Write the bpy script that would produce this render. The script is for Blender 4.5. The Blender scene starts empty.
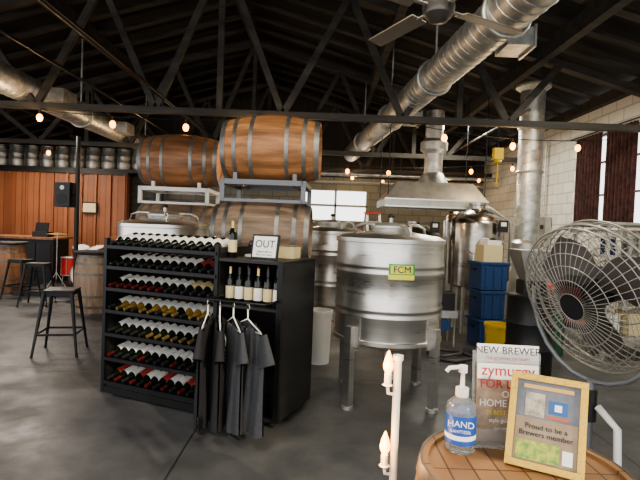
import bpy, math, random
from mathutils import Vector, Matrix
random.seed(4)
S=bpy.context.scene
pi=math.pi
# ---------------------------------------------------------------- materials
def mat(name,col,rough=.5,metal=0.0,var=None,scale=(3,3,3),bump=0,emit=0,emcol=None,trans=0,alpha=1,detail=4,nscale=1.0,ramp=(.35,.65),rvar=0):
    m=bpy.data.materials.new(name); m.use_nodes=True
    nt=m.node_tree; b=nt.nodes['Principled BSDF']
    c=(*col,1)
    b.inputs['Base Color'].default_value=c
    b.inputs['Roughness'].default_value=rough
    b.inputs['Metallic'].default_value=metal
    if trans: b.inputs['Transmission Weight'].default_value=trans
    if alpha<1: b.inputs['Alpha'].default_value=alpha
    if emit:
        b.inputs['Emission Color'].default_value=(*(emcol or col),1)
        b.inputs['Emission Strength'].default_value=emit
    if var or bump or rvar:
        tc=nt.nodes.new('ShaderNodeTexCoord'); mp=nt.nodes.new('ShaderNodeMapping')
        mp.inputs['Scale'].default_value=scale
        nz=nt.nodes.new('ShaderNodeTexNoise'); nz.inputs['Scale'].default_value=nscale; nz.inputs['Detail'].default_value=detail
        nz.inputs['Roughness'].default_value=.6
        nt.links.new(tc.outputs['Object'],mp.inputs['Vector']); nt.links.new(mp.outputs[0],nz.inputs['Vector'])
        if var:
            r=nt.nodes.new('ShaderNodeValToRGB')
            r.color_ramp.elements[0].position=ramp[0]; r.color_ramp.elements[1].position=ramp[1]
            r.color_ramp.elements[0].color=c; r.color_ramp.elements[1].color=(*var,1)
            nt.links.new(nz.outputs['Fac'],r.inputs['Fac']); nt.links.new(r.outputs['Color'],b.inputs['Base Color'])
        if rvar:
            mr=nt.nodes.new('ShaderNodeMapRange'); mr.inputs['From Min'].default_value=.3; mr.inputs['From Max'].default_value=.7
            mr.inputs['To Min'].default_value=max(0,rough-rvar); mr.inputs['To Max'].default_value=rough+rvar
            nt.links.new(nz.outputs['Fac'],mr.inputs['Value']); nt.links.new(mr.outputs[0],b.inputs['Roughness'])
        if bump:
            bp=nt.nodes.new('ShaderNodeBump'); bp.inputs['Strength'].default_value=bump; bp.inputs['Distance'].default_value=.02
            nt.links.new(nz.outputs['Fac'],bp.inputs['Height']); nt.links.new(bp.outputs[0],b.inputs['Normal'])
    return m
def brickmat(name,c1,c2,mortar,bw,bh,axes='yz',msize=.012,rough=.7,bump=.4,offset=.5):
    m=bpy.data.materials.new(name); m.use_nodes=True; nt=m.node_tree; b=nt.nodes['Principled BSDF']
    tc=nt.nodes.new('ShaderNodeTexCoord'); sp=nt.nodes.new('ShaderNodeSeparateXYZ'); cb=nt.nodes.new('ShaderNodeCombineXYZ')
    nt.links.new(tc.outputs['Object'],sp.inputs[0])
    idx={'x':0,'y':1,'z':2}
    nt.links.new(sp.outputs[idx[axes[0]]],cb.inputs[0]); nt.links.new(sp.outputs[idx[axes[1]]],cb.inputs[1])
    br=nt.nodes.new('ShaderNodeTexBrick'); br.inputs['Scale'].default_value=1
    br.inputs['Color1'].default_value=(*c1,1); br.inputs['Color2'].default_value=(*c2,1); br.inputs['Mortar'].default_value=(*mortar,1)
    br.inputs['Brick Width'].default_value=bw; br.inputs['Row Height'].default_value=bh; br.inputs['Mortar Size'].default_value=msize
    br.offset=offset
    nt.links.new(cb.outputs[0],br.inputs['Vector'])
    nz=nt.nodes.new('ShaderNodeTexNoise'); nz.inputs['Scale'].default_value=2.5; nz.inputs['Detail'].default_value=6
    nt.links.new(tc.outputs['Object'],nz.inputs['Vector'])
    mx=nt.nodes.new('ShaderNodeMixRGB'); mx.blend_type='MULTIPLY'; mx.inputs['Fac'].default_value=.35
    nt.links.new(br.outputs['Color'],mx.inputs[1]); nt.links.new(nz.outputs['Fac'],mx.inputs[2])
    nt.links.new(mx.outputs[0],b.inputs['Base Color']); b.inputs['Roughness'].default_value=rough
    bp=nt.nodes.new('ShaderNodeBump'); bp.inputs['Strength'].default_value=bump; bp.inputs['Distance'].default_value=.01; bp.invert=True
    nt.links.new(br.outputs['Fac'],bp.inputs['Height']); nt.links.new(bp.outputs[0],b.inputs['Normal'])
    return m
def floormat():
    m=bpy.data.materials.new('stained_concrete'); m.use_nodes=True; nt=m.node_tree; b=nt.nodes['Principled BSDF']
    tc=nt.nodes.new('ShaderNodeTexCoord')
    def noise(sc,det,ro=.6,off=0):
        mp=nt.nodes.new('ShaderNodeMapping'); mp.inputs['Location'].default_value=(off,off*.7,0); nt.links.new(tc.outputs['Object'],mp.inputs[0])
        n=nt.nodes.new('ShaderNodeTexNoise'); n.inputs['Scale'].default_value=sc; n.inputs['Detail'].default_value=det; n.inputs['Roughness'].default_value=ro
        nt.links.new(mp.outputs[0],n.inputs['Vector']); return n
    def ramp(src,p0,p1,c0,c1):
        r=nt.nodes.new('ShaderNodeValToRGB'); e=r.color_ramp.elements; e[0].position=p0; e[1].position=p1; e[0].color=(*c0,1); e[1].color=(*c1,1)
        nt.links.new(src,r.inputs['Fac']); return r
    big=ramp(noise(.5,3,.5,3.1).outputs['Fac'],.36,.64,(.062,.066,.078),(.13,.13,.128))
    med=ramp(noise(2.6,9,.7).outputs['Fac'],.30,.70,(.55,.55,.57),(1.2,1.19,1.16))
    mx=nt.nodes.new('ShaderNodeMixRGB'); mx.blend_type='MULTIPLY'; mx.inputs['Fac'].default_value=.85
    nt.links.new(big.outputs[0],mx.inputs[1]); nt.links.new(med.outputs[0],mx.inputs[2])
    br=nt.nodes.new('ShaderNodeTexBrick'); br.offset=0; br.inputs['Scale'].default_value=1; br.inputs['Brick Width'].default_value=3.2; br.inputs['Row Height'].default_value=3.2; br.inputs['Mortar Size'].default_value=.008
    br.inputs['Color1'].default_value=(1,1,1,1); br.inputs['Color2'].default_value=(.92,.92,.92,1); br.inputs['Mortar'].default_value=(.35,.35,.35,1)
    mp=nt.nodes.new('ShaderNodeMapping'); mp.inputs['Location'].default_value=(.9,1.3,0); nt.links.new(tc.outputs['Object'],mp.inputs[0]); nt.links.new(mp.outputs[0],br.inputs['Vector'])
    m2=nt.nodes.new('ShaderNodeMixRGB'); m2.blend_type='MULTIPLY'; m2.inputs['Fac'].default_value=1
    nt.links.new(mx.outputs[0],m2.inputs[1]); nt.links.new(br.outputs['Color'],m2.inputs[2]); nt.links.new(m2.outputs[0],b.inputs['Base Color'])
    rr=ramp(noise(2.2,6,.6,7).outputs['Fac'],.35,.65,(.34,.34,.34),(.58,.58,.58)); nt.links.new(rr.outputs[0],b.inputs['Roughness'])
    bp=nt.nodes.new('ShaderNodeBump'); bp.inputs['Strength'].default_value=.12; bp.inputs['Distance'].default_value=.02
    nt.links.new(noise(6,8,.6).outputs['Fac'],bp.inputs['Height']); nt.links.new(bp.outputs[0],b.inputs['Normal'])
    return m
black=mat('black_metal',(.012,.012,.014),.4,.3)
blackpl=mat('black_plastic',(.015,.015,.017),.45)
blackwood=mat('black_painted_wood',(.012,.011,.011),.5,var=(.024,.022,.021),scale=(2,2,14))
steel=mat('brushed_steel',(.60,.585,.55),.32,.95,var=(.72,.70,.67),scale=(1,1,30),rvar=.07)
steel2=mat('dull_steel',(.45,.45,.43),.46,.85,var=(.6,.59,.56),scale=(4,4,4),rvar=.1)
galv=mat('galvanised_steel',(.42,.43,.43),.45,.85,var=(.66,.66,.63),scale=(9,9,9),detail=2)
hoop=mat('barrel_hoop_steel',(.22,.22,.22),.5,.8,var=(.38,.36,.33),scale=(8,8,8))
hoopd=mat('barrel_hoop_dark',(.12,.11,.10),.5,.7,var=(.22,.2,.18),scale=(8,8,8))
def woods(n,base,k=.82):
    out=[]
    for i in range(4):
        f=[1,.8,1.15,.92][i]
        c=tuple(min(1,x*f) for x in base)
        out.append(mat('%s_%d'%(n,i),c,.5,0,var=tuple(x*k*.6 for x in c),scale=(14,14,2),bump=.15,detail=6))
    return out
oakA=woods('oak_orange',(.50,.235,.10)); oakB=woods('oak_dark',(.36,.17,.08)); oakC=woods('oak_pale',(.36,.25,.17)); oakD=woods('oak_table',(.40,.20,.08))
white=mat('white_paint',(.75,.74,.70),.5)
cable=mat('black_cable',(.01,.01,.01),.6)
glassg=mat('dark_bottle_glass',(.008,.012,.008),.08)
amberg=mat('golden_bottle_glass',(.20,.12,.03),.12)
lab_w=mat('label_white',(.86,.85,.81),.6); lab_c=mat('label_cream',(.75,.62,.35),.6); lab_r=mat('label_red',(.40,.06,.05),.5)
foil_k=mat('foil_black',(.02,.02,.02),.35); foil_r=mat('foil_red',(.14,.02,.02),.3,.3); foil_g=mat('foil_gold',(.5,.37,.14),.3,.8)
red=mat('red_paint',(.5,.03,.02),.4)
blue=mat('blue_plastic',(.02,.065,.19),.4); yellow=mat('yellow_plastic',(.7,.47,.02),.4); whitepl=mat('white_plastic',(.78,.78,.75),.4)
shirt=mat('charcoal_cotton',(.04,.043,.05),.95,var=(.055,.058,.066),scale=(60,60,60))
shirt2=mat('black_cotton',(.02,.02,.024),.95)
printm=mat('shirt_print',(.5,.5,.52),.9)
bulb=mat('warm_bulb',(1,.5,.15),.3,emit=9,emcol=(1,.36,.06))
bulb2=mat('flame_bulb',(1,.6,.2),.3,emit=6.5,emcol=(1,.40,.07))
# ---------------------------------------------------------------- builder
def frame(o,d,ref=None):
    z=Vector(d).normalized()
    a=Vector(ref) if ref is not None else (Vector((0,0,1)) if abs(z.z)<.95 else Vector((1,0,0)))
    x=a.cross(z).normalized(); y=z.cross(x)
    M=Matrix((x,y,z)).transposed().to_4x4(); M.translation=Vector(o); return M
class MB:
    def __init__(s): s.V=[];s.F=[];s.I=[];s.S=[];s.mats=[]
    def mi(s,m):
        if m not in s.mats: s.mats.append(m)
        return s.mats.index(m)
    def face(s,f,m,sm=False): s.F.append(f); s.I.append(s.mi(m)); s.S.append(sm)
    def box(s,c,sz,m,M=None,rot=None):
        T=Matrix.Translation(Vector(c))
        if rot is not None: T=T@rot
        if M is not None: T=M@T
        b=len(s.V); x,y,z=[k/2 for k in sz]
        for p in [(-x,-y,-z),(x,-y,-z),(x,y,-z),(-x,y,-z),(-x,-y,z),(x,-y,z),(x,y,z),(-x,y,z)]: s.V.append(T@Vector(p))
        for f in [(0,3,2,1),(4,5,6,7),(0,1,5,4),(1,2,6,5),(2,3,7,6),(3,0,4,7)]: s.face([b+i for i in f],m)
    def beam(s,p0,p1,w,h,m):
        p0=Vector(p0);p1=Vector(p1);d=p1-p0
        M=frame((p0+p1)/2,d); s.box((0,0,0),(w,h,d.length),m,M)
    def bbox(s,a,b,m): s.box([(a[i]+b[i])/2 for i in range(3)],[abs(b[i]-a[i]) for i in range(3)],m)
    def lathe(s,prof,m,M=None,seg=24,matfn=None,smooth=True,a0=0,a1=2*pi):
        M=M or Matrix(); full=abs(a1-a0-2*pi)<1e-6; n=seg if full else seg+1
        def ring(r,z):
            b=len(s.V)
            for i in range(n):
                a=a0+(a1-a0)*i/seg; s.V.append(M@Vector((max(r,1e-4)*math.cos(a),max(r,1e-4)*math.sin(a),z)))
            return b
        prev=None;pd=None
        for k in range(len(prof)-1):
            d=Vector((prof[k+1][0]-prof[k][0],prof[k+1][1]-prof[k][1]))
            if d.length<1e-7: continue
            if prev is None or pd.angle(d)>.7: prev=ring(*prof[k])
            nx=ring(*prof[k+1]); pd=d
            for i in range(seg):
                j=(i+1)%n
                mm=matfn(i,k) if matfn else m
                s.face([prev+i,prev+j,nx+j,nx+i],mm,smooth)
            prev=nx
    def cyl(s,p0,p1,r0,m,r1=None,seg=12,cap=True):
        p0=Vector(p0);p1=Vector(p1);L=(p1-p0).length; r1=r0 if r1 is None else r1
        pr=[(r0,0),(r1,L)]
        if cap: pr=[(0,0)]+pr+[(0,L)]
        s.lathe(pr,m,frame(p0,p1-p0),seg)
    def tube(s,pts,r,m,seg=8,closed=False,ref=None,M=None):
        pts=[Vector(p) for p in pts]
        if M is not None: pts=[M@p for p in pts]; ref=(M.to_3x3()@Vector(ref)) if ref is not None else None
        n=len(pts); rings=[]
        for i,p in enumerate(pts):
            if closed: t=pts[(i+1)%n]-pts[i-1]
            else: t=pts[min(i+1,n-1)]-pts[max(i-1,0)]
            F=frame(p,t,ref); b=len(s.V)
            for k in range(seg):
                a=2*pi*k/seg; s.V.append(F@Vector((r*math.cos(a),r*math.sin(a),0)))
            rings.append(b)
        for i in range(n if closed else n-1):
            a=rings[i];b=rings[(i+1)%n]
            for k in range(seg): s.face([a+k,a+(k+1)%seg,b+(k+1)%seg,b+k],m,True)
        if not closed:
            s.face([rings[0]+k for k in range(seg)][::-1],m); s.face([rings[-1]+k for k in range(seg)],m)
    def ring(s,c,R,r,m,axis=(0,0,1),n=32,seg=6,M=None):
        F=frame(c,axis); pts=[F@Vector((R*math.cos(2*pi*i/n),R*math.sin(2*pi*i/n),0)) for i in range(n)]
        s.tube(pts,r,m,seg,True,axis,M)
    def sphere(s,c,r,m,sc=(1,1,1),seg=16,M=None):
        T=Matrix.Translation(Vector(c))@Matrix.Diagonal((*sc,1))
        if M is not None: T=M@T
        s.lathe([(r*math.sin(pi*i/8),-r*math.cos(pi*i/8)) for i in range(9)],m,T,seg)
    def grid(s,fn,nu,nv,m,closeu=False):
        b=len(s.V); cu=nu if closeu else nu+1
        for j in range(nv+1):
            for i in range(cu): s.V.append(Vector(fn(i/nu,j/nv)))
        for j in range(nv):
            for i in range(nu):
                i2=(i+1)%cu
                s.face([b+j*cu+i,b+j*cu+i2,b+(j+1)*cu+i2,b+(j+1)*cu+i],m,True)
    def obj(s,name,M=None,parent=None,bevel=0):
        me=bpy.data.meshes.new(name); me.from_pydata([tuple(v) for v in s.V],[],s.F)
        for m in s.mats: me.materials.append(m)
        me.polygons.foreach_set('material_index',s.I); me.polygons.foreach_set('use_smooth',s.S); me.update()
        o=bpy.data.objects.new(name,me); S.collection.objects.link(o)
        if parent: o.parent=parent
        if M is not None: o.matrix_local=M
        if bevel:
            bv=o.modifiers.new('bevel','BEVEL'); bv.width=bevel; bv.segments=2; bv.limit_method='ANGLE'
        return o
def TR(x,y,z=0,rz=0): return Matrix.Translation((x,y,z))@Matrix.Rotation(math.radians(rz),4,'Z')
def RX(a): return Matrix.Rotation(math.radians(a),4,'X')
def RY(a): return Matrix.Rotation(math.radians(a),4,'Y')
def RZ(a): return Matrix.Rotation(math.radians(a),4,'Z')
def text(name,body,size,M,m,parent,ext=.0005,align='CENTER'):
    c=bpy.data.curves.new(name,'FONT'); c.body=body; c.size=size; c.extrude=ext; c.align_x=align; c.align_y='CENTER'
    c.materials.append(m); o=bpy.data.objects.new(name,c); S.collection.objects.link(o); o.parent=parent; o.matrix_local=M; return o
# ---------------------------------------------------------------- room
XL,XR,YB,YF=-9.5,4.6,14.0,-2.0; ZW=3.85; RXc,RZc=-1.5,5.6; ZL=3.3
concrete=floormat()
b=MB(); b.bbox((XL-.2,-8,-.1),(XR+.2,YB+.2,0),concrete); b.obj('floor')
block=brickmat('white_block',(.80,.79,.73),(.74,.73,.67),(.52,.51,.47),.4,.2,'yz')
blockx=brickmat('grey_block',(.26,.26,.22),(.21,.21,.18),(.14,.14,.13),.4,.2,'xz')
darkwall=mat('dark_gable_boards',(.02,.018,.016),.8,var=(.04,.036,.03),scale=(6,1,.4))
b=MB(); wy0,wy1,wz0,wz1=7.05,9.0,1.75,3.32
b.bbox((XR,YF,0),(XR+.2,wy0,ZW),block); b.bbox((XR,wy1,0),(XR+.2,YB,ZW),block)
b.bbox((XR,wy0,0),(XR+.2,wy1,wz0),block); b.bbox((XR,wy0,wz1),(XR+.2,wy1,ZW),block); b.obj('wall_right')
b=MB(); wf=mat('window_frame_metal',(.25,.25,.24),.5,.3)
for y in (wy0,(wy0+wy1)/2,wy1): b.bbox((XR+.08,y-.025,wz0),(XR+.13,y+.025,wz1),wf)
for z in (wz0+.02,2.3,2.85,wz1-.02): b.bbox((XR+.08,wy0,z-.015),(XR+.13,wy1,z+.015),wf)
b.bbox((XR-.05,wy0-.05,wz0-.04),(XR+.08,wy1+.05,wz0),white)
b.obj('window_1')
cur=mat('maroon_curtain',(.03,.012,.012),.9,var=(.085,.035,.03),scale=(12,12,12))
b=MB()
for (c0,c1) in ((wy0+.12,wy0+.88),(wy0+1.04,wy1-.16)):
    b.grid(lambda u,v,c0=c0,c1=c1:(XR-.04+.025*math.sin(u*50),c0+(c1-c0)*u,wz1+.0-(wz1-wz0-.02)*v),50,4,cur)
b.cyl((XR-.05,wy0-.1,wz1+.03),(XR-.05,wy1+.1,wz1+.03),.012,black)
b.obj('window_curtain')
b=MB(); b.bbox((XL-.2,7.5,0),(XL,YB,ZL+.1),darkwall); b.obj('wall_left')
b=MB(); hx0,hx1,hz0,hz1=-.5,1.3,1.75,2.65; yb=YB
b.bbox((XL,yb,0),(hx0,yb+.2,3.0),blockx); b.bbox((hx1,yb,0),(XR,yb+.2,3.0),blockx)
b.bbox((hx0,yb,0),(hx1,yb+.2,hz0),blockx); b.bbox((hx0,yb,hz1),(hx1,yb+.2,3.0),blockx)
n=len(b.V)
for p in [(XL-.2,yb+.05,2.98),(XR+.2,yb+.05,2.98),(XR+.2,yb+.05,ZW+.35),(RXc,yb+.05,RZc+.4),(XL-.2,yb+.05,ZL+.4)]: b.V.append(Vector(p))
b.face([n,n+1,n+2,n+3,n+4],darkwall); b.obj('wall_back')
b=MB()
for x in (hx0,.4,hx1): b.bbox((x-.03,yb+.02,hz0),(x+.03,yb+.08,hz1),wf)
for z in (hz0,hz1,2.2): b.bbox((hx0,yb+.02,z-.03),(hx1,yb+.08,z+.03),wf)
b.obj('window_2')
deck=mat('black_roof_deck',(.012,.011,.010),.8,var=(.028,.025,.021),scale=(.6,9,1),detail=6)
joist=mat('black_joist',(.020,.018,.016),.65,var=(.06,.052,.043),scale=(1,7,7),detail=6)
b=MB(); n=len(b.V)
for p in [(XR+.2,YF,ZW),(XR+.2,YB+.2,ZW),(RXc,YB+.2,RZc+.06),(RXc,YF,RZc+.06),(XL-.2,YB+.2,ZL),(XL-.2,YF,ZL)]:
    b.V.append(Vector(p)+Vector((0,0,.12)))
b.face([n,n+1,n+2,n+3],deck); b.face([n+3,n+2,n+4,n+5],deck)
y=YF+.3
while y<YB:
    b.beam((XR,y,ZW+.02),(RXc,y,RZc-.02),.14,.045,joist)
    b.beam((RXc,y,RZc-.02),(XL,y,ZL+.02),.14,.045,joist)
    y+=.62
b.obj('ceiling')
b=MB()
for x in (3.0,1.0,-1.5,-4.0,-6.5):
    z=(ZW+(RZc-ZW)*(XR-x)/(XR-RXc)) if x>RXc else (ZL+(RZc-ZL)*(x-XL)/(RXc-XL))
    b.bbox((x-.06,YF,z-.32),(x+.06,YB,z-.1),joist)
b.obj('trim_1')
b=MB(); b.bbox((XR-.12,YF,ZW-.1),(XR,YB,ZW+.06),joist); b.obj('trim_2')
def roofz(x): return (ZW+(RZc-ZW)*(XR-x)/(XR-RXc)) if x>RXc else (ZL+(RZc-ZL)*(x-XL)/(RXc-XL))
for y in (3.1,7.0,10.4,13.4):
    b=MB(); zc=3.15
    b.bbox((XL,y-.05,zc-.045),(XR,y+.05,zc+.045),joist)
    b.beam((XR,y,ZW-.22),(RXc,y,RZc-.22),.13,.1,joist); b.beam((RXc,y,RZc-.22),(XL,y,ZL-.1),.13,.1,joist)
    xs=[3.3,1.9,.3,RXc,-3.2,-5,-6.9]; lo=[2.6,1.1,-.6,-2.4,-4.1,-6]
    for x in (1.9,RXc,-5): b.bbox((x-.04,y-.04,zc),(x+.04,y+.04,roofz(x)-.22),joist)
    for i,x in enumerate(lo):
        b.beam((x,y,zc),(xs[i],y,roofz(xs[i])-.22),.07,.09,joist)
        b.beam((x,y,zc),(xs[i+1],y,roofz(xs[i+1])-.22),.07,.09,joist)
    b.obj('roof_truss')
b=MB(); b.cyl((-2.3,1.0,3.33),(-2.3,13.9,3.33),.028,black); b.cyl((-3.3,4,3.45),(-3.3,13.9,3.45),.02,black)
b.cyl((2.9,7,3.36),(2.9,13.9,3.36),.02,joist)
b.cyl((-.2,12.6,2.95),(4.5,12.6,2.95),.05,galv); b.cyl((-.2,12.6,2.75),(4.5,12.6,2.75),.03,steel2)
for x in (.3,2,3.8): b.bbox((x-.01,12.59,2.7),(x+.01,12.61,roofz(x)-.1),black)
for y in (3.1,7,10.4):
    for x,z in ((-2.3,3.3),(-3.3,3.42)): b.bbox((x-.01,y-.02,3.18),(x+.01,y+.02,z),black)
b.obj('ceiling_pipe')
cedar=brickmat('cedar_boards',(.42,.16,.075),(.31,.11,.05),(.06,.02,.01),.16,4.0,'xz',.006,.5,.3,0)
b=MB(); b.bbox((XL,13.1,0),(-5.2,13.3,2.75),cedar); b.bbox((XL,13.04,2.75),(-5.15,13.5,2.82),blackwood); b.bbox((XL,13.06,0),(-5.2,13.1,.12),blackwood)
for i in range(12): b.bbox((XL+.05+i*.38,13.05,.1),(XL+.09+i*.38,13.1,2.75),cedar)
b.obj('wall_partition')
b=MB(); b.bbox((XL,13.1,2.82),(-4.4,13.9,2.9),blackwood)
for x in (-9.2,-7.3,-5.3): b.bbox((x-.04,13.45,0),(x+.04,13.55,2.82),black)
for x in (-4.5,): b.bbox((x-.05,13.1,0),(x+.05,13.2,2.82),black); b.bbox((x-.05,13.7,0),(x+.05,13.8,2.82),black)
b.obj('keg_shelf')
for i in range(12):
    b=MB(); b.lathe([(0,0),(.17,0),(.19,.03),(.19,.08),(.2,.12),(.2,.2),(.205,.21),(.2,.22),(.2,.36),(.205,.37),(.2,.38),(.2,.44),(.18,.5),(.185,.54),(.185,.58),(.17,.58),(.17,.52),(.05,.5),(.05,.54),(0,.54)],steel2,seg=20)
    b.obj('beer_keg',TR(-9.2+i*.42,13.45,2.9))
b=MB(); b.box((0,0,0),(.4,.03,.3),black); b.box((0,-.018,0),(.34,.006,.24),lab_c); b.obj('poster',TR(-6.15,13.03,1.85))
# ---------------------------------------------------------------- ducts
def duct(b,p0,p1,r,m,pitch=.14):
    p0=Vector(p0);p1=Vector(p1);L=(p1-p0).length;M=frame(p0,p1-p0)
    b.lathe([(0,0),(r,0),(r,L),(0,L)],m,M,24)
    z=pitch
    while z<L-pitch*.6:
        b.tube([(r*math.cos(2*pi*i/24),r*math.sin(2*pi*i/24),z+pitch*.5*math.sin(2*pi*i/24)) for i in range(24)],.005,m,4,True,(0,0,1),M)
        z+=pitch
b=MB(); duct(b,(-4.35,3.0,3.42),(-4.35,12.8,3.42),.2,galv)
for y in (5.5,8.8,12): b.ring((-4.35,y,3.42),.215,.02,galv,(0,1,0)); b.bbox((-4.36,y-.015,3.62),(-4.34,y+.015,roofz(-4.35)),galv)
for y in (7.6,10): b.box((-4.05,y,3.42),(.25,.4,.2),galv)
b.obj('spiral_duct')
b=MB(); duct(b,(1.62,3.55,3.52),(.72,12.8,3.5),.2,galv)
def ondl(y): t=(y-3.55)/(12.8-3.55); return 1.62+(.72-1.62)*t
for y in (4.3,6.2,8.5,11): b.ring((ondl(y),y,3.515),.215,.022,galv,(-.1,1,0)); b.bbox((ondl(y)-.01,y-.015,3.7),(ondl(y)+.01,y+.015,roofz(ondl(y))),galv)
for y in (4.75,8.2):
    b.box((ondl(y)+.28,y,3.43),(.24,.34,.17),galv); b.box((ondl(y)+.41,y,3.43),(.02,.38,.21),steel2)
    for k in range(4): b.box((ondl(y)+.425,y,3.37+k*.04),(.01,.34,.012),black)
b.obj('spiral_duct')
b=MB(); X,Y=3.36,8.0; duct(b,(X,Y,1.5),(X,Y,3.95),.19,galv,.16); b.lathe([(.19,0),(.24,-.05),(.24,-.5),(.28,-.55),(.28,-1.3),(0,-1.3)],steel2,TR(X,Y,1.5),24)
b.ring((X,Y,2.6),.2,.02,galv); b.ring((X,Y,3.3),.2,.02,galv)
b.lathe([(.19,0),(.27,.06),(.27,.1),(.19,.12)],galv,TR(X,Y,3.9),24)
for a in (45,135,225,315): b.cyl((X+.22*math.cos(math.radians(a)),Y+.22*math.sin(math.radians(a)),0),(X+.22*math.cos(math.radians(a)),Y+.22*math.sin(math.radians(a)),.25),.03,steel2)
b.obj('exhaust_stack')
hoodm=mat('hood_steel',(.36,.35,.32),.42,.8,var=(.50,.49,.45),scale=(5,5,5))
b=MB(); hx0_,hx1_,hy0,hy1=1.05,2.75,8.1,9.3
def frust(b,x0,x1,y0,y1,z0,X0,X1,Y0,Y1,z1,m):
    n=len(b.V)
    for p in [(x0,y0,z0),(x1,y0,z0),(x1,y1,z0),(x0,y1,z0),(X0,Y0,z1),(X1,Y0,z1),(X1,Y1,z1),(X0,Y1,z1)]: b.V.append(Vector(p))
    for f in [(0,1,5,4),(1,2,6,5),(2,3,7,6),(3,0,4,7),(4,5,6,7)]: b.face([n+i for i in f],m)
frust(b,hx0_,hx1_,hy0,hy1,1.98,hx0_,hx1_,hy0,hy1,2.10,hoodm); frust(b,hx0_,hx1_,hy0,hy1,2.10,hx0_+.22,hx1_-.22,hy0+.12,hy1-.12,2.40,hoodm)
for z in (1.98,2.1): b.bbox((hx0_-.01,hy0-.015,z-.012),(hx1_+.01,hy0,z+.012),steel)
b.lathe([(.3,0),(.18,.2),(.16,.22),(.16,.55),(.24,.62),(.24,.75),(.16,.82),(.16,1.3)],galv,TR(1.95,8.7,2.39),20)
for x,y in ((hx0_+.05,hy0+.05),(hx1_-.05,hy0+.05),(hx0_+.05,hy1-.05),(hx1_-.05,hy1-.05)): b.cyl((x,y,2.1),(x,y,4.1),.008,black)
b.obj('exhaust_hood')
# ---------------------------------------------------------------- barrels
def rb(t,R,Re): return Re+(R-Re)*(1-(2*t-1)**2)
def barrel(name,M,L=.95,R=.355,Re=.29,w=oakA,hp=hoop,headmat=None,inset=.03):
    b=MB(); N=14; prof=[(rb(i/N,R,Re),-L/2+L*i/N) for i in range(N+1)]
    seq=[random.randrange(4) for _ in range(28)]
    b.lathe(prof,w[0],seg=28,matfn=lambda i,k:w[seq[i]])
    for s in (1,-1):
        pr=[(Re,s*L/2),(Re-.022,s*L/2),(Re-.024,s*(L/2-inset)),(0,s*(L/2-inset))]
        b.lathe(pr,headmat or w[2],seg=28)
    for f,wd in ((.0,.05),(.13,.04),(.3,.04),(.66,.04),(.83,.04),(.947,.05)):
        z0=f*L; z1=z0+wd
        b.lathe([(rb(z0/L,R,Re)-.002,-L/2+z0),(rb(z0/L,R,Re)+.005,-L/2+z0),(rb(z1/L,R,Re)+.005,-L/2+z1),(rb(z1/L,R,Re)-.002,-L/2+z1)],hp,seg=28)
    b.cyl((R-.02,0,0),(R+.008,0,0),.025,lab_w)
    return b.obj(name,M)
def rack(name,x,y,rz,m,levels,w=.72,dp=.62):
    b=MB()
    for z in levels:
        zl=0 if z<.5 else z-.22
        for sx in (-1,1):
            for sy in (-1,1): b.box((sx*w/2,sy*dp*.62,(z+zl)/2),(.045,.045,z-zl),m)
            if zl: b.box((sx*w/2,0,zl+.015),(.045,dp*1.24,.03),m)
        for sy in (-1,1):
            b.box((0,sy*dp*.62,z-.025),(w,.045,.05),m)
            if zl: b.box((0,sy*dp*.62,zl+.015),(w,.045,.03),m)
        for sx in (-1,1):
            b.box((sx*w/2,0,z-.025),(.045,dp*1.24,.05),m)
            xx=sx*.3
            b.box((xx,0,z-.025),(.04,dp*1.24,.04),m)
            for sy in (-1,1): b.beam((xx,sy*.34,z-.02),(xx,sy*.2,z-.01),.04,.05,m); b.box((xx,sy*.27,z+.03),(.04,.05,.09),m)
    return b.obj(name,TR(x,y,0,rz))
AX=RY(90)
rgrey=mat('rack_grey_steel',(.20,.21,.23),.5,.5)
rwhite=mat('rack_white_steel',(.72,.71,.68),.5,.1)
rs=-3
for z,w in ((.62,oakC),(1.50,oakC),(2.38,oakA)):
    barrel('wine_barrel',TR(-.53 if z>2 else -.6,5.2,z,rs)@AX@RZ(90),w=w,L=1.0,R=.365)
rack('barrel_rack',-.56,5.2,rs,rgrey,(.27,1.15,2.03),w=.8)
for z in (.6,1.5,2.40):
    barrel('wine_barrel',TR(-1.93,6.75,z,2)@AX@RZ(90),w=oakB if z>2 else oakC,L=1.04,R=.375,Re=.3)
rack('barrel_rack',-1.93,6.75,2,rwhite,(.24,1.13,2.03),w=.86)
for x,y in ((-6.3,9.9),(-3.68,8.1)):
    o=barrel('barrel_table',TR(x,y,.5),w=oakB if x<-5 else oakC,L=1.0,R=.34,hp=hoopd)
    b=MB(); b.lathe([(0,0),(.36,0),(.37,.02),(.36,.04),(0,.04)],blackwood,seg=32); b.obj('table_top',Matrix.Translation((0,0,.502)),parent=o)
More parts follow.
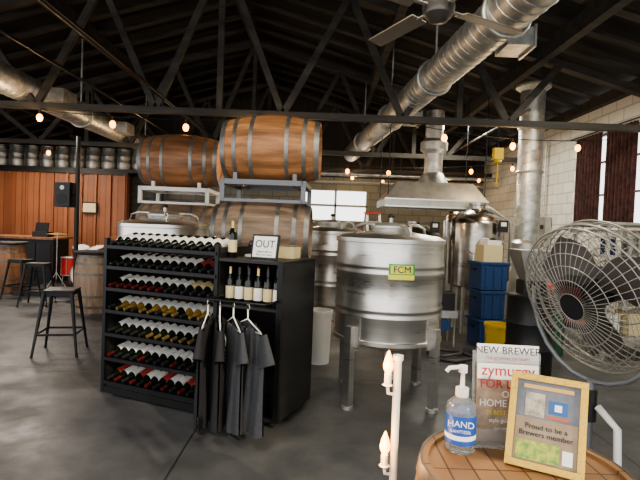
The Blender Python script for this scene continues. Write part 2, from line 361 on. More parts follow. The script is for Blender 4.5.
# ---------------------------------------------------------------- tanks
def tank(name,x,y,r,z0,z1,m=steel,rz=0,legs=True,label=False,bars=True):
    b=MB(); h=z1-z0
    def rib(z): return [(r,z-.02),(r+.007,z-.008),(r+.007,z+.008),(r,z+.02)]
    pr=[(0,z0-.16),(.1,z0-.15),(r*.96,z0-.03),(r+.012,z0-.02),(r+.012,z0+.012),(r,z0+.02)]
    for f in (.24,.31,.66,.73): pr+=rib(z0+h*f)
    pr+=[(r,z1-.05),(r+.014,z1-.045),(r+.014,z1-.01),(r-.01,z1),(r*.9,z1+.018),(r*.45,z1+.05),(.17,z1+.06)]
    b.lathe(pr,m,seg=56)
    b.lathe([(.17,z1+.03),(.19,z1+.08),(.2,z1+.085),(.2,z1+.105),(.16,z1+.125),(.05,z1+.14),(0,z1+.14)],steel2,seg=28)
    if bars:
        zb=z1+.06
        for a in (20,110):
            c,s_=math.cos(math.radians(a)),math.sin(math.radians(a)); q=r*.72
            b.tube([(-c*q*1.05,-s_*q*1.05,z1+.02),(-c*q,-s_*q,zb+.03),(-c*q*.8,-s_*q*.8,zb+.06),(c*q*.8,s_*q*.8,zb+.06),(c*q,s_*q,zb+.03),(c*q*1.05,s_*q*1.05,z1+.02)],.014,m)
        b.cyl((0,0,z1+.11),(0,0,z1+.2),.02,steel2); b.sphere((0,0,z1+.2),.035,blackpl,(1,1,.6))
    if legs:
        for k in range(4):
            a=math.radians(45+90*k+rz); c,s_=math.cos(a),math.sin(a); q=r+.03
            M=Matrix.Translation((c*q,s_*q,0))@Matrix.Rotation(a,4,'Z')
            b.box((0,0,(z0+.12)/2+.02),(.065,.075,z0+.1),m,M); b.box((-.03,0,z0+.08),(.02,.17,.26),m,M)
            b.cyl((c*q,s_*q,0),(c*q,s_*q,.03),.055,steel2)
    b.cyl((0,0,z0-.3),(0,0,z0-.12),.028,steel2); b.cyl((0,0,z0-.28),(0,-r*.8,z0-.28),.024,steel2); b.ring((0,-r*.8,z0-.28),.035,.01,steel2,(0,1,0))
    b.box((0,-r*.6,z0-.24),(.12,.03,.012),red); b.cyl((0,-r*.6,z0-.28),(0,-r*.6,z0-.23),.01,steel2)
    o=b.obj(name,TR(x,y))
    if label:
        g=mat('label_green',(.05,.42,.10),.5); yl=mat('label_yellow',(.85,.8,.1),.5); nb=mat('label_navy',(.01,.04,.12),.5)
        p=MB(); ac=math.radians(-86); hw=.22/r/2; zc=1.235
        p.lathe([(r+.014,zc-.067),(r+.014,zc-.025)],yl,seg=8,a0=ac-hw,a1=ac+hw); p.lathe([(r+.014,zc-.025),(r+.014,zc+.067)],g,seg=8,a0=ac-hw,a1=ac+hw)
        p.lathe([(r+.0145,zc-.017),(r+.0145,zc+.055)],yl,seg=8,a0=ac-hw*.85,a1=ac+hw*.85)
        p.obj('maker_label',parent=o)
        rr=r+.018; text('label_text','FCM',.08,Matrix.Translation((rr*math.cos(ac),rr*math.sin(ac),zc+.018))@RZ(math.degrees(ac)+90)@RX(90),nb,o)
    return o
tank('fermentation_tank',.67,4.66,.5,.60,1.52,label=True)
tank('fermentation_tank',.16,6.55,.42,.62,1.55)
tank('fermentation_tank',-1.80,5.66,.5,.62,1.56)
def kettle(name,x,y,r,z0,z1):
    b=MB(); b.lathe([(0,z0-.1),(r*.8,z0-.04),(r,z0),(r,z0+.3),(r+.01,z0+.31),(r+.01,z0+.35),(r,z0+.36),(r,z1),(r*.93,z1+.08),(r*.7,z1+.17),(r*.35,z1+.24),(.12,z1+.25),(.12,z1+.3),(.14,z1+.31),(.14,z1+.34),(0,z1+.35)],kst,seg=40)
    for k in range(4):
        a=pi/4+pi/2*k; b.cyl((r*.85*math.cos(a),r*.85*math.sin(a),0),(r*.85*math.cos(a),r*.85*math.sin(a),z0+.05),.03,steel2)
    b.ring((0,-r-.01,z0+.62),.13,.018,steel2,(0,1,0)); b.lathe([(.12,0),(.1,.03),(0,.045)],steel,frame((0,-r-.005,z0+.62),(0,-1,0)),20)
    b.tube([(r+.05,0,z0),(r+.12,0,z0+.1),(r+.12,0,z1+.05),(r*.5,0,z1+.27),(.1,0,z1+.27)],.022,steel2)
    b.tube([(-r-.06,-.1,.1),(-r-.06,-.1,z1-.1),(-r+.02,-.1,z1-.05)],.018,steel2)
    b.tube([(-r*.5,-r,z0-.1),(-r*.5,-r-.15,z0-.1),(-r*.5,-r-.15,z0+.5),(-r*.5,-r+.1,z0+.55)],.018,steel2)
    b.cyl((.1,-r-.05,z1-.25),(.1,-r+.02,z1-.25),.05,blackpl)
    b.box((r*.6,-r-.02,z0+.95),(.14,.06,.18),blackpl); b.box((r*.6,-r-.055,z0+.98),(.08,.01,.06),lab_w)
    return b.obj(name,TR(x,y))
kst=mat('dark_polished_steel',(.33,.31,.28),.25,1.0,var=(.48,.45,.41),scale=(3,3,8))
kettle('brew_kettle',2.52,7.9,.42,.75,1.72)
kettle('brew_kettle',1.62,8.55,.44,.7,1.40)
kettle('brew_kettle',3.1,10.2,.5,.8,1.9)
# ---------------------------------------------------------------- wine display rack
RM=TR(-1.92,4.42,0,-22.7)
b=MB(); W1,W2,Dp=1.19,1.77,.62
for x in (0.0,W1):
    for y in (0,Dp): b.box((x,y,.72),(.035,.035,1.4),black)
for x in (0,W1):
    for z in (.1,.75,1.38): b.box((x,Dp/2,z),(.03,Dp,.03),black)
b.box((W1+.015,Dp/2,.72),(.02,Dp,1.34),blackwood)
b.box((0-.005,Dp/2,.72),(.01,Dp,1.3),blackwood)
b.box((W2,Dp/2,.69),(.03,Dp,1.24),blackwood); b.box((W2,0,.69),(.045,.04,1.24),black)
b.box(((W1+W2)/2,Dp,.69),(W2-W1,.02,1.24),blackwood)
b.box((W1/2,Dp-.02,.72),(W1,.02,1.3),blackwood)
b.box((W2/2,Dp/2,.075),(W2,Dp,.03),blackwood)
b.box((W1/2,0,.05),(W1,.03,.06),black)
b.box(((W1+W2)/2,.3,1.30),(W2-W1+.03,.62,.025),blackwood)
b.box(((W1+W2)/2,.2,.93),(W2-W1,.40,.02),blackwood); b.box(((W1+W2)/2,.42,.6),(W2-W1,.02,1.0),blackwood)
rows=[.11,.325,.545,.755,.955,1.15,1.335]
tilt=13; tt=math.tan(math.radians(tilt)); ct,st=math.cos(math.radians(tilt)),math.sin(math.radians(tilt))
for z in rows:
    b.beam((W1/2,-.015,z-.005),(W1/2,.33,z+.345*tt-.005),W1-.03,.010,black)
    b.box((W1/2,-.02,z+.008),(W1,.012,.03),black)
for x in (.08,W1-.08,W2-.06):
    for y in (.06,Dp-.06): b.cyl((x-.012,y,.03),(x+.012,y,.03),.03,blackpl); b.box((x,y,.06),(.03,.04,.03),steel2)
RZL=1.01
b.tube([(W1+.06,0,RZL),(W1+.06,-.2,RZL),(W1+.08,-.22,RZL),(W2-.03,-.22,RZL),(W2-.01,-.2,RZL),(W2-.01,0,RZL)],.011,black)
rk=b.obj('wine_display_rack',RM)
def bottle(b,M,glass,label,foil,seg=12,ll=(.045,.145)):
    b.lathe([(0,.003),(.034,0),(.0375,.006),(.0375,.185),(.034,.205),(.0165,.24),(.0145,.25),(.0145,.298),(0,.3)],glass,M,seg)
    b.lathe([(.0379,ll[0]),(.0379,ll[1])],label,M,seg); b.lathe([(.0172,.243),(.0155,.25),(.0155,.301),(0,.302)],foil,M,seg)
b=MB(); rl=[lab_w,lab_w,lab_w,lab_c,lab_w,lab_w,lab_w]
for ri,z in enumerate(rows[::-1]):
    for i in range(13):
        x=.065+i*(W1-.13)/12
        L=Vector((-.10,-ct,-st)); base=Vector((x+.015,.285,z+.285*tt+.04))
        M=frame(base,L)
        lab=rl[ri]; gl=glassg; fo=foil_k
        if ri==3: gl=amberg if i%4 else glassg; fo=foil_g if i%3 else foil_k; lab=lab_w
        if ri==2: fo=foil_r if i<7 else foil_k; lab=lab_c if i>8 else lab_w
        if ri==4: lab=lab_w; fo=foil_g if i>4 else foil_k
        if ri==6: fo=foil_r if i%2 else foil_k; lab=lab_r if i%3==0 else lab_w
        if ri==5: fo=foil_k if i%4 else foil_r
        if ri==1 and i>9: lab=lab_r
        bottle(b,M,gl,lab,fo,ll=(.06,.187))
for i in range(6):
    bottle(b,Matrix.Translation((W1+.07+i*.088,.09,.94)),glassg,lab_w if i%2 else lab_c,foil_k if i%3 else foil_g)
for i in range(3): bottle(b,Matrix.Translation((W1+.11+i*.1,.30,.94)),glassg,lab_w,foil_r)
bottle(b,Matrix.Translation((W1+.06,.12,1.313)),glassg,lab_c,foil_g)
b.obj('wine_bottles',RM)
b=MB(); b.box((0,0,.10),(.24,.02,.2),blackpl); b.box((0,-.011,.10),(.21,.004,.17),lab_w)
so=b.obj('tabletop_sign',RM@Matrix.Translation((W1+.36,.12,1.315))@RX(-10))
text('sign_text','OUT',.085,Matrix.Translation((0,-.0135,.12))@RX(90),blackpl,so); text('sign_text','please ask us',.026,Matrix.Translation((0,-.0135,.06))@RX(90),blackpl,so); text('sign_text','about our wines',.022,Matrix.Translation((0,-.0135,.035))@RX(90),blackpl,so)
b=MB(); gp=mat('grape_purple',(.06,.02,.06),.3)
for i in range(9): b.sphere((random.uniform(-.05,.05),random.uniform(-.03,.03),.03+random.uniform(0,.09)),.03,gp)
b.box((0,0,.01),(.14,.1,.02),white); b.obj('grape_ornament',RM@Matrix.Translation((W1+.14,.35,1.313)))
b=MB(); b.box((0,0,.05),(.15,.14,.10),lab_c); b.box((0,0,.105),(.155,.145,.01),oakC[0]); b.obj('cardboard_box',RM@Matrix.Translation((W1+.42,.45,1.314)))
def tshirt(x,y,rz,m,pr=True,L=.80,W=.255):
    b=MB()
    def hw(v): return W*(.80+.2*min(1,v*3.5)) if v>0.0 else W*.8
    def top(u): return -.10*abs(u)**1.3
    def side(s_):
        def f(a,v):
            u=2*a-1; z=top(u)*(1-v)-L*v
            if abs(u)<.32 and v<.12: z=min(z,top(u)-(.06 if s_<0 else .02)*math.sqrt(max(0,1-(u/.32)**2))*(1-v/.12))
            fold=.018*math.sin(u*9+v*2+x*20)*v+.008*math.sin(u*23+v*5)
            return (u*hw(v)*(1-.04*math.sin(v*3)),s_*(.006+.045*math.sqrt(max(0,1-u*u))*(.5+.5*v))+fold*(1-abs(u)**4),z+.012*math.sin(u*7)*v)
        return f
    b.grid(side(-1),24,16,m); b.grid(side(1),24,16,m)
    for sx in (-1,1):
        def sl(a,v,sx=sx):
            an=2*pi*a; cx=sx*(W*.72+.09*v); cz=-.10-.19*v
            wx=.07+.012*v; wy=.016+.022*v
            return (cx+wx*math.cos(an),wy*math.sin(an)+.004*math.sin(an*3),cz+.035*math.cos(an)*sx)
        b.grid(sl,16,6,m,closeu=True)
    b.tube([(0,0,.0),(-.19,0,-.075),(.19,0,-.075),(0,0,0),(0,0,.07)],.006,whitepl,6,ref=(0,1,0))
    b.tube([(0,0,.05)]+[(.022*math.sin(t),0,.085-.022*math.cos(t)) for t in [0,.8,1.6,2.4,3.14,3.9,4.6]],.0035,steel2,6,ref=(0,1,0))
    if pr:
        for i in range(4): b.box((-.04+.012*i,-.062,-.24-.03*i),(.13-.02*i,.004,.008),printm)
        b.ring((-.02,-.06,-.18),.05,.004,printm,(0,1,0),20)
    b.obj('hanging_tshirt',RM@Matrix.Translation((x,y,RZL-.11))@RZ(rz))
tshirt(W1+.08,-.225,-66,shirt2,False); tshirt(W1+.19,-.225,-54,shirt2,False)
tshirt(W1+.31,-.225,-42,shirt,True); tshirt(W1+.44,-.235,-28,shirt,True)
# ---------------------------------------------------------------- stools
def stool(x,y,rz,m=black,H=.75,name='bar_stool'):
    b=MB(); f=.235
    b.box((0,0,H-.012),(.33,.33,.024),m); b.box((0,0,H-.04),(.30,.30,.05),m)
    for sx in (-1,1):
        for sy in (-1,1):
            b.cyl((sx*.145,sy*.145,H-.03),(sx*f,sy*f,0),.024,m,.014,8); b.cyl((sx*f,sy*f,0),(sx*f,sy*f,.015),.018,blackpl,seg=8)
    z=.25; q=f-(f-.145)*z/H
    for a,c in (((-1,-1),(1,-1)),((1,-1),(1,1)),((1,1),(-1,1)),((-1,1),(-1,-1))): b.beam((a[0]*q,a[1]*q,z),(c[0]*q,c[1]*q,z),.012,.025,m)
    z=.60; q=f-(f-.145)*z/H
    b.beam((-q,-q,z),(q,q,z),.02,.006,m); b.beam((-q,q,z),(q,-q,z),.02,.006,m)
    return b.obj(name,TR(x,y,0,rz),bevel=.004)
stool(-3.0,5.72,12); stool(-5.0,8.7,10); stool(-5.65,9.3,-15)
# drum kit
b=MB()
def drum(c,ax_,r,L): 
    M=frame(c,ax_); b.lathe([(r,0),(r,L)],red,M,28); b.lathe([(0,.002),(r*.96,.002)],whitepl,M,28); b.lathe([(0,L-.002),(r*.96,L-.002)],whitepl,M,28)
    for z in (0,L): b.ring((0,0,z),r,.012,galv,(0,0,1),28,6,M)
    for k in range(8): a=2*pi*k/8; b.cyl(M@Vector((r*math.cos(a)*1.02,r*math.sin(a)*1.02,.01)),M@Vector((r*math.cos(a)*1.02,r*math.sin(a)*1.02,L-.01)),.006,galv,seg=6)
drum((0,-.2,.29),(0,1,0),.28,.4); drum((-.2,.05,.66),(.15,-.3,1),.16,.2); drum((.18,.05,.66),(-.15,-.3,1),.16,.2)
drum((-.55,.35,.22),(0,0,1),.2,.38); drum((.52,.35,.5),(0,0,1),.18,.14)
for x,y,z in ((-.68,0,1.12),(.7,-.05,1.1),(.62,.5,.85)):
    b.cyl((x,y,0.15),(x,y,z),.01,galv,seg=8)
    for k in range(3): b.cyl((x,y,.3),(x+.2*math.cos(k*2.1),y+.2*math.sin(k*2.1),0),.008,galv,seg=6)
    b.lathe([(0,.03),(.04,.02),(.22,-.01)],foil_g,TR(x,y,z),28)
for x,y in ((-.55,.35),(.52,.35)):
    for k in range(3): b.cyl((x+.2*math.cos(k*2.1),y+.2*math.sin(k*2.1),0),(x+.18*math.cos(k*2.1),y+.18*math.sin(k*2.1),.52 if x>0 else .25),.009,galv,seg=6)
b.cyl((-.03,0,.55),(-.2,.05,.7),.012,galv); b.cyl((.03,0,.55),(.18,.05,.7),.012,galv)
b.box((0,0,.05),(2.2,1.8,.1),blackwood,Matrix.Translation((0,.1,-.1)))
b.obj('drum_kit',TR(-4.9,10.4,.10))
b=MB(); b.cyl((-4.58,9.2,0.0),(-4.58,9.2,3.1),.04,black); b.bbox((-4.68,9.1,0),(-4.48,9.3,.02),black); b.obj('support_post')
b=MB(); b.box((0,0,0),(.28,.26,.46),blackpl); b.cyl((0,-.13,-.08),(0,-.136,-.08),.1,black,seg=20); b.cyl((0,-.13,.13),(0,-.136,.13),.04,steel2,seg=16); b.cyl((.12,.0,.0),(.18,.0,0),.02,black)
b.obj('pa_speaker',TR(-4.80,9.2,2.0),bevel=.01)
b=MB(); b.bbox((-7.6,11.2,0),(-6.1,11.9,1.05),blackwood); b.bbox((-7.7,11.1,1.05),(-6.05,12.0,1.1),oakB[0])
for i in range(4): b.bbox((-7.5+i*.36,11.18,.1),(-7.22+i*.36,11.2,.95),black)
b.obj('bar_counter')
b=MB(); b.box((0,0,.06),(.35,.3,.12),blackpl); b.box((0,-.05,.22),(.3,.03,.22),blackpl,rot=RX(-15)); b.cyl((0,0,.1),(0,0,.2),.03,blackpl); b.obj('cash_register',TR(-6.5,11.5,1.1))
def bucket(name,x,y,r,h,m):
    b=MB(); b.lathe([(0,0),(r*.85,0),(r*.98,h-.04),(r*1.05,h-.04),(r*1.05,h),(r*.95,h),(r*.83,.02),(0,.02)],m,seg=28)
    b.tube([(r*1.04*math.cos(t),-.02-r*.35*math.sin(t),h-.06-r*.9*math.sin(t)) for t in [i*pi/8 for i in range(9)]],.004,steel2)
    return b.obj(name,TR(x,y))
bucket('plastic_bucket',.03,5.72,.15,.62,whitepl); bucket('plastic_bucket',3.05,7.0,.16,.4,whitepl)
bucket('mop_bucket',2.36,6.35,.17,.42,yellow)
b=MB()
for z,w in ((0,.42),(.40,.40),(.80,.44)):
    b.box((0,0,z+.18),(w-.06,.4,.36),blue); b.box((0,0,z+.37),(w,.44,.04),blue); b.box((-w/2+.0,0,z+.28),(.03,.14,.03),blackpl)
    for sx in (-.12,0,.12): b.box((sx,-.205,z+.18),(.03,.015,.3),blue)
b.obj('storage_bin_stack',TR(2.40,6.95,0,8),bevel=.01)
b=MB(); b.box((0,0,.12),(.3,.22,.24),lab_c); b.box((.02,0,.27),(.22,.2,.06),lab_w); b.obj('cardboard_box',TR(2.40,6.95,1.19,15))
b=MB(); b.lathe([(0,0),(.24,0),(.25,.02),(.25,.3),(.26,.32),(.25,.34),(.25,.58),(.26,.6),(.25,.62),(.25,.88),(.26,.9),(.24,.92),(0,.92)],blackpl,seg=32); b.obj('plastic_drum',TR(2.42,5.55))
b=MB(); frust(b,-.1,.1,-.1,.1,.15,-.22,.22,-.2,.2,.5,steel2); b.box((0,0,.08),(.26,.22,.16),blackpl); b.cyl((.1,0,.08),(.24,0,.08),.06,red); b.obj('grain_mill',TR(2.42,5.55,.92))
b=MB(); b.cyl((0,0,.0),(0,0,.33),.006,cable); b.box((0,0,-.06),(.13,.1,.16),yellow); b.sphere((0,0,-.16),.05,yellow,(1,1,.8)); b.cyl((0,0,-.2),(0,0,-.5),.008,yellow); b.obj('chain_hoist',TR(2.48,7.0,2.78))
b=MB()
for x in (3.7,4.4):
    for y in (6.3,7.1): b.box((x,y,.9),(.04,.04,1.8),galv)
for z in (.3,.9,1.35,1.78): b.box((4.05,6.7,z),(.8,.9,.03),galv)
for i,(m,w) in enumerate(((whitepl,.2),(lab_c,.24),(blue,.2),(steel2,.22))):
    b.box((3.9+(i%2)*.33,6.6,.315+ (0 if i<2 else .6)+.14),(w,.3,.28),m); b.cyl((3.85+(i%2)*.3,6.55,1.365),(3.85+(i%2)*.3,6.55,1.6),.09,m)
b.obj('storage_shelf')
def gas(x,y,m):
    b=MB(); b.lathe([(0,0),(.11,0),(.115,.02),(.115,1.15),(.09,1.25),(.04,1.30),(.035,1.34),(.05,1.34),(.05,1.42),(0,1.43)],m,seg=24); b.ring((0,0,.9),.12,.006,black)
    b.cyl((-.09,0,1.36),(.09,0,1.36),.015,foil_g); b.obj('gas_cylinder',TR(x,y))
gas(2.95,6.5,steel2); gas(3.2,6.55,mat('cylinder_green',(.04,.12,.07),.4))
b=MB()
for s_ in (-1,1): b.beam((s_*.2,0,0),(s_*.14,.35,1.9),.03,.06,yellow if False else steel2); b.beam((s_*.2,.75,0),(s_*.14,.38,1.9),.03,.04,steel2)
for i in range(6): b.box((0,.055+.0525*i,.28+i*.29),(.37-.02*i,.09,.025),steel2)
b.box((0,.365,1.91),(.34,.14,.03),red); b.obj('step_ladder',TR(1.2,9.9,0,20))
b=MB(); 
for x in (-.5,0,.5): b.box((x,0,.06),(.1,1.0,.1),oakC[1])
for i in range(6): b.box((0,-.45+i*.18,.125),(1.15,.12,.025),oakC[0])
for i in range(3):
    for j in range(4): b.box((-.37+.37*i,-.1,.14+.17+.33*j),(.355,.6,.32),(lab_c if (i+j)%3 else lab_w))
b.obj('box_pallet',TR(-.35,10.6))
b=MB(); b.box((0,0,0),(.12,.5,.7),steel2); b.box((-.07,-.12,.15),(.01,.12,.08),blackpl); b.box((-.07,.12,.15),(.02,.05,.05),red); b.cyl((0,0,.35),(0,0,1.9),.02,galv); b.obj('control_panel',TR(4.52,10.0,1.6))
b=MB(); b.tube([(1.5,6.0,.02),(1.7,5.9,.02),(2.0,6.1,.02),(1.9,6.4,.02),(1.6,6.5,.02),(1.45,6.3,.02),(1.6,6.05,.04),(1.85,6.2,.05),(2.0,6.6,.02)],.02,mat('grey_hose',(.10,.09,.09),.5)); b.obj('brewery_hose')
b=MB(); b.box((0,0,.45),(.36,.4,.1),steel2); b.box((0,0,.62),(.3,.3,.24),blackpl); b.cyl((-.1,-.1,.74),(-.1,-.1,.95),.03,steel2)
for sx in (-1,1):
    for sy in (-1,1): b.cyl((sx*.15,sy*.17,0),(sx*.15,sy*.17,.45),.015,steel2)
b.cyl((0,-.2,.3),(0,.15,.3),.09,blue); b.obj('transfer_pump',TR(1.75,6.9))
# ---------------------------------------------------------------- ceiling fan
b=MB(); fm=mat('fan_brown',(.20,.17,.14),.4)
b.cyl((0,0,.1),(0,0,1.5),.014,black); b.lathe([(0,-.1),(.06,-.09),(.1,-.05),(.11,0),(.1,.06),(.05,.1),(0,.12)],mat('fan_hub_dark',(.12,.11,.10),.35,.6),seg=24)
for k in range(4):
    M=RZ(28+90*k); b.box((.15,0,.0),(.14,.03,.01),galv,M); b.box((.48,0,.0),(.56,.13,.012),fm,M@Matrix.Rotation(.2,4,'X'))
b.obj('ceiling_fan',TR(.74,3.35,3.10),bevel=.003)
# ---------------------------------------------------------------- cage fan
wire=mat('wire_grey',(.36,.34,.30),.4,.5)
b=MB(); ax=Vector((-.88,-.34,-.33)).normalized(); FM=frame((0,0,0),ax); R=.375
def dome(r,s_):
    t=min(1,r/R); return s_*(.09*(1-t**3)+.075)
for s_ in (1,-1):
    for r in (.07,.14,.21,.27,.32,.36): b.ring((0,0,dome(r,s_)),r,.0026,wire,(0,0,1),40,5,FM)
    for k in range(52):
        a=2*pi*k/52; c,q=math.cos(a),math.sin(a)
        b.tube([(c*r,q*r,dome(r,s_)) for r in (.07,.14,.21,.27,.32,.36)]+[(c*R,q*R,s_*.05),(c*(R+.002),q*(R+.002),0)],.0019,wire,4,M=FM)
for z in (-.07,0,.07): b.ring((0,0,z),R+.004,.007 if z==0 else .005,wire,(0,0,1),48,6,FM)
dk=mat('fan_blade_dark',(.13,.115,.11),.4,.3); fr=mat('fan_motor_maroon',(.10,.02,.02),.4)
for k in range(3):
    M=FM@RZ(120*k+20)
    def bl(u,v,M=M):
        r=.06+.27*u; w=(.05+.1*math.sin(min(1,u*1.1)*pi*.75))
        return M@Vector((r,(v-.5)*2*w,(v-.5)*.09*(1.2-u)-.03))
    b.grid(bl,10,6,dk)
b.lathe([(0,-.16),(.07,-.16),(.07,-.05),(.05,-.05),(.055,.0),(.04,.03),(0,.03)],blackpl,FM,20)
b.lathe([(0,.03),(.085,.03),(.09,.04),(.09,.14),(.075,.16),(0,.16)],blackpl,FM,24); b.box((.0,-.0,.10),(.17,.25,.10),blackpl,FM); b.box((0,.06,.153),(.13,.09,.012),fr,FM); b.box((0,-.06,.153),(.10,.05,.012),red,FM)
FX,FY,FZ=1.40,2.47,1.30
side=ax.cross(Vector((0,0,1))).normalized()
p=[side*(R+.03)*math.cos(t)+Vector((0,0,-(R+.06)*math.sin(t))) for t in [i*pi/12 for i in range(13)]]
b.tube(p,.012,rgrey,8,ref=ax)
b.cyl((0,0,-(R+.05)),(0,0,-FZ+.05),.022,rgrey); b.cyl((0,0,-(R+.1)),(0,0,-(R+.26)),.035,blackpl)
for s_ in (-1,1): b.tube([side*.05*s_+Vector((0,0,-.55)),side*.16*s_+Vector((0,0,-.62)),side*.2*s_+Vector((0,0,-FZ+.04))],.018,whitepl,8,ref=ax)
b.lathe([(0,.06),(.04,.06),(.06,.03),(.26,.02),(.27,0),(0,0)],blackpl,Matrix.Translation((0,0,-FZ)),32)
b.obj('pedestal_fan',TR(FX,FY,FZ))
# ---------------------------------------------------------------- foreground barrel + items
plank=brickmat('barrel_head_planks',(.36,.20,.095),(.29,.155,.07),(.10,.05,.025),.075,2.0,'xy',.003,.5,.2,0)
BX,BY=.63,1.43
barrel('barrel_table',TR(BX,BY,.455,0),L=.91,R=.345,Re=.30,w=oakD,hp=hoopd,headmat=plank,inset=.012)
TZ=.899
clear=mat('clear_plastic',(.85,.92,.95),.08,trans=.85); gel=mat('label_blue',(.02,.10,.42),.4)
b=MB(); b.lathe([(0,0),(.043,0),(.048,.006),(.048,.13),(.044,.15),(.02,.172),(.017,.175),(.017,.19),(0,.19)],clear,seg=32)
b.lathe([(.0486,.03),(.0486,.12)],gel,seg=32); b.lathe([(.0489,.045),(.0489,.06)],lab_w,seg=32)
b.lathe([(.019,.172),(.021,.175),(.021,.2),(.008,.203),(.006,.25),(0,.25)],whitepl,seg=20)
b.tube([(0,0,.235),(0,0,.258),(-.012,0,.266),(-.045,-.005,.264),(-.055,-.006,.252)],.007,whitepl); b.cyl((0,0,.25),(0,0,.272),.014,whitepl)
so=b.obj('hand_sanitizer_bottle',TR(.475,1.56,TZ)); text('label_text','HAND',.028,Matrix.Translation((-.0135,-.0475,.098))@RZ(-16)@RX(90),lab_w,so); text('label_text','SANITIZER',.013,Matrix.Translation((-.0135,-.0475,.075))@RZ(-16)@RX(90),lab_w,so)
mg1=mat('mag_cream',(.62,.52,.30),.4,var=(.45,.38,.24),scale=(20,20,20)); mg2=mat('mag_red',(.50,.03,.03),.4); mg3=mat('mag_photo',(.15,.17,.15),.4,var=(.6,.5,.38),scale=(35,35,35)); mg4=mat('mag_tan',(.50,.38,.26),.4,var=(.25,.18,.13),scale=(18,18,18)); gold_t=mat('mag_yellow',(.8,.6,.08),.4)
b=MB(); ac=mat('acrylic',(.9,.92,.95),.1,trans=.9)
b.box((0,-.03,.004),(.225,.07,.008),ac); b.box((0,.005,.15),(.225,.004,.3),ac,rot=RX(-6))
b.box((0,-.062,.035),(.225,.003,.06),ac)
mag=b.obj('magazine_holder',TR(.645,1.63,TZ,-4))
def magz(x,y,w,h,tcol,body,texts,nm,photo=True):
    p=MB(); p.box((0,0,h/2),(w,.008,h),body); p.box((0,-.0045,h*.90),(w,.001,h*.2),tcol)
    if photo: p.box((0,-.0045,h*.38),(w*.9,.001,h*.5),mg3)
    M=Matrix.Translation((x,y,.009))@RX(-7); o=p.obj(nm,M,parent=mag)
    for (t,s_,z,cm) in texts: text('cover_text',t,s_,Matrix.Translation((0,-.006,z))@RX(90),cm,o)
magz(.005,-.010,.205,.315,lab_w,mg1,[('NEW BREWER',.034,.294,blackpl),('THE JOURNAL OF CRAFT',.013,.268,mg2)],'magazine')
magz(.0,-.028,.20,.255,lab_w,mg4,[('zymurgy',.052,.232,mg2),('FOR LOVE',.040,.187,mg2),('OF',.03,.155,lab_w),('HOME BREW',.032,.125,lab_w),('20 BEST RECIPES',.02,.095,gold_t),('style guide  hops',.018,.07,lab_w),('summer issue',.016,.045,lab_w)],'magazine',False)
gold=mat('gold_leaf',(.62,.40,.09),.3,.85,bump=.3,scale=(60,60,60)); paper=mat('certificate_print',(.20,.20,.22),.2,var=(.10,.11,.14),scale=(9,9,9)); low=mat('print_parchment',(.34,.26,.17),.3,var=(.24,.17,.10),scale=(14,14,14)); grn=mat('print_green',(.08,.25,.05),.4,var=(.5,.5,.08),scale=(50,50,50)); blm=mat('print_blue',(.03,.12,.35),.4)
FRM=Matrix.Translation((.68,1.42,TZ+.004))@RZ(-29)@RX(-20)
b=MB(); w,h,fw=.215,.275,.02
b.box((0,0,fw/2),(w,.018,fw),gold); b.box((0,0,h-fw/2),(w,.018,fw),gold)
for sx in (-1,1): b.box((sx*(w-fw)/2,0,h/2),(fw,.018,h-2*fw),gold)
b.box((0,.004,h/2),(w-.02,.006,h-.02),paper); b.box((0,.010,h/2),(w-.01,.004,h-.01),blackpl)
b.box((0,.0005,.083),(.172,.001,.124),low)
b.box((-.02,-.001,.052),(.12,.002,.055),grn); b.box((.062,-.001,.05),(.028,.002,.04),lab_w); b.box((.03,0,.185),(.05,.002,.038),blm); b.box((.03,-.001,.185),(.02,.002,.02),lab_w); b.box((-.035,0,.185),(.055,.002,.07),mg3); b.box((0,0,.238),(.14,.002,.012),mat('print_sand',(.6,.38,.12),.4)); b.box((.03,0,.155),(.06,.002,.008),mat('print_rust',(.5,.12,.04),.4))
b.box((0,.055,.11),(.05,.004,.2),blackpl,rot=RX(29))
fo=b.obj('picture_frame',FRM,bevel=.002)
text('print_text','Proud to be a\nBrewers member',.021,Matrix.Translation((0,-.0015,.110))@RX(90),blackpl,fo)
# ---------------------------------------------------------------- candle lamp post
b=MB(); lp=mat('lamp_white_post',(.72,.68,.6),.4)
b.lathe([(0,0),(.13,0),(.13,.015),(.03,.03),(.013,.05),(.013,1.16),(.018,1.165),(.018,1.18),(0,1.185)],lp,seg=24)
for z in (1.08,.81):
    b.tube([(0,0,z-.01),(-.012,-.005,z-.03),(-.03,-.01,z-.025),(-.033,-.012,z)],.006,lp); b.cyl((-.033,-.012,z),(-.033,-.012,z+.04),.012,lp,seg=16); b.lathe([(.012,0),(.018,.003),(.012,.006)],lp,Matrix.Translation((-.033,-.012,z+.0)),16)
    b.lathe([(.007,0),(.0165,.018),(.0175,.03),(.012,.052),(.004,.074),(0,.08)],bulb2,Matrix.Translation((-.033,-.012,z+.04)),16)
b.obj('candle_floor_lamp',TR(.275,1.62))
for z in (1.16,.89):
    l=bpy.data.lights.new('candle_glow','POINT'); l.energy=2.5; l.color=(1,.52,.2); l.shadow_soft_size=.03; o=bpy.data.objects.new('candle_light',l); o.location=(.275-.08,1.62-.06,z); S.collection.objects.link(o)
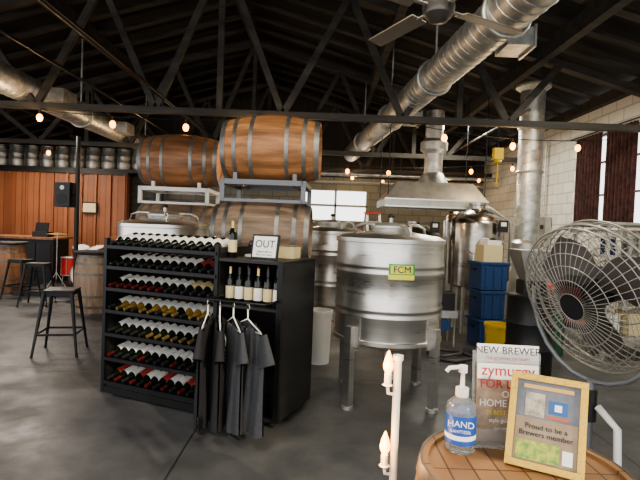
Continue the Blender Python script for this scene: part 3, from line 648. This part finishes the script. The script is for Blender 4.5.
# ---------------------------------------------------------------- string lights
b=MB(); pts=[]
def span(p0,p1,n,sag):
    p0=Vector(p0);p1=Vector(p1)
    P=[p0.lerp(p1,i/24)-Vector((0,0,4*sag*(i/24)*(1-i/24))) for i in range(25)]
    b.tube(P,.006,cable,5)
    for k in range(n):
        t=(k+.5)/n; q=p0.lerp(p1,t)-Vector((0,0,4*sag*t*(1-t)))
        b.cyl(q,q-Vector((0,0,.07)),.018,blackpl,seg=8); b.sphere(q-Vector((0,0,.11)),.042,bulb,(1,1,1.3),10); pts.append(q-Vector((0,0,.22)))
span((-9,8.5,3.3),(-4.5,7.0,3.12),4,.12); span((-4.5,6.9,3.12),(-.4,6.9,3.10),4,.1)
span((-9,10.3,3.12),(-2.5,10.3,3.12),3,.1); span((-2.5,10.3,3.12),(4.4,10.3,3.12),8,.25); span((.4,13.2,3.1),(4.4,12.5,3.1),5,.2)
span((1.2,7.0,3.1),(4.4,7.6,3.1),3,.1)
b.obj('string_lights')
for i,q in enumerate(pts):
    if i%3==1:
        l=bpy.data.lights.new('string_glow','POINT'); l.energy=22; l.color=(1,.68,.36); l.shadow_soft_size=.08
        o=bpy.data.objects.new('string_light_glow',l); o.location=q-Vector((0,.1,.05)); S.collection.objects.link(o)
# ---------------------------------------------------------------- lights / world
w=bpy.data.worlds.new('daylight'); S.world=w; w.use_nodes=True
bg=w.node_tree.nodes['Background']; bg.inputs[0].default_value=(.97,.97,.96,1); bg.inputs[1].default_value=2.5
def area(x,y,z,sx,sy,e,col,rot):  # added overhead fill lamps to lift the interior, no fixtures modelled
    l=bpy.data.lights.new('fill_area','AREA'); l.shape='RECTANGLE'; l.size=sx; l.size_y=sy; l.energy=e; l.color=col
    o=bpy.data.objects.new('added_fill_light',l); o.location=(x,y,z); o.rotation_euler=rot; S.collection.objects.link(o)
area(2.6,9.2,3.6,1.2,.3,110,(1,.95,.80),(0,0,0)); area(-5.5,9.0,3.2,1.2,.3,80,(1,.93,.85),(0,0,0)); area(-7,11.6,3.2,1.2,.3,90,(1,.88,.72),(0,0,0))
area(-1.2,2.0,3.9,1.2,.3,70,(1,.9,.75),(0,0,0)); area(3.4,5.5,3.7,1.2,.3,60,(1,.93,.75),(0,0,0)); area(.7,3.0,3.9,1.0,.3,60,(1,.9,.7),(0,0,0))
sun=bpy.data.lights.new('sun','SUN'); sun.energy=2.6; sun.angle=.02; sun.color=(1,.84,.6)
o=bpy.data.objects.new('sun',sun); S.collection.objects.link(o)
d=Vector((-.62,.75,-.42)); o.rotation_euler=d.to_track_quat('-Z','Y').to_euler()
# ---------------------------------------------------------------- camera
cam=bpy.data.cameras.new('camera'); cam.lens=27.56; cam.sensor_width=36; cam.clip_start=.02
co=bpy.data.objects.new('camera',cam); S.collection.objects.link(co); S.camera=co
co.matrix_world=Matrix.Translation((0,0,1.6))@RX(90-1.64)@RZ(2.2)
try:
    S.view_settings.view_transform='AgX'; S.view_settings.look='AgX - Medium High Contrast'
except Exception: pass
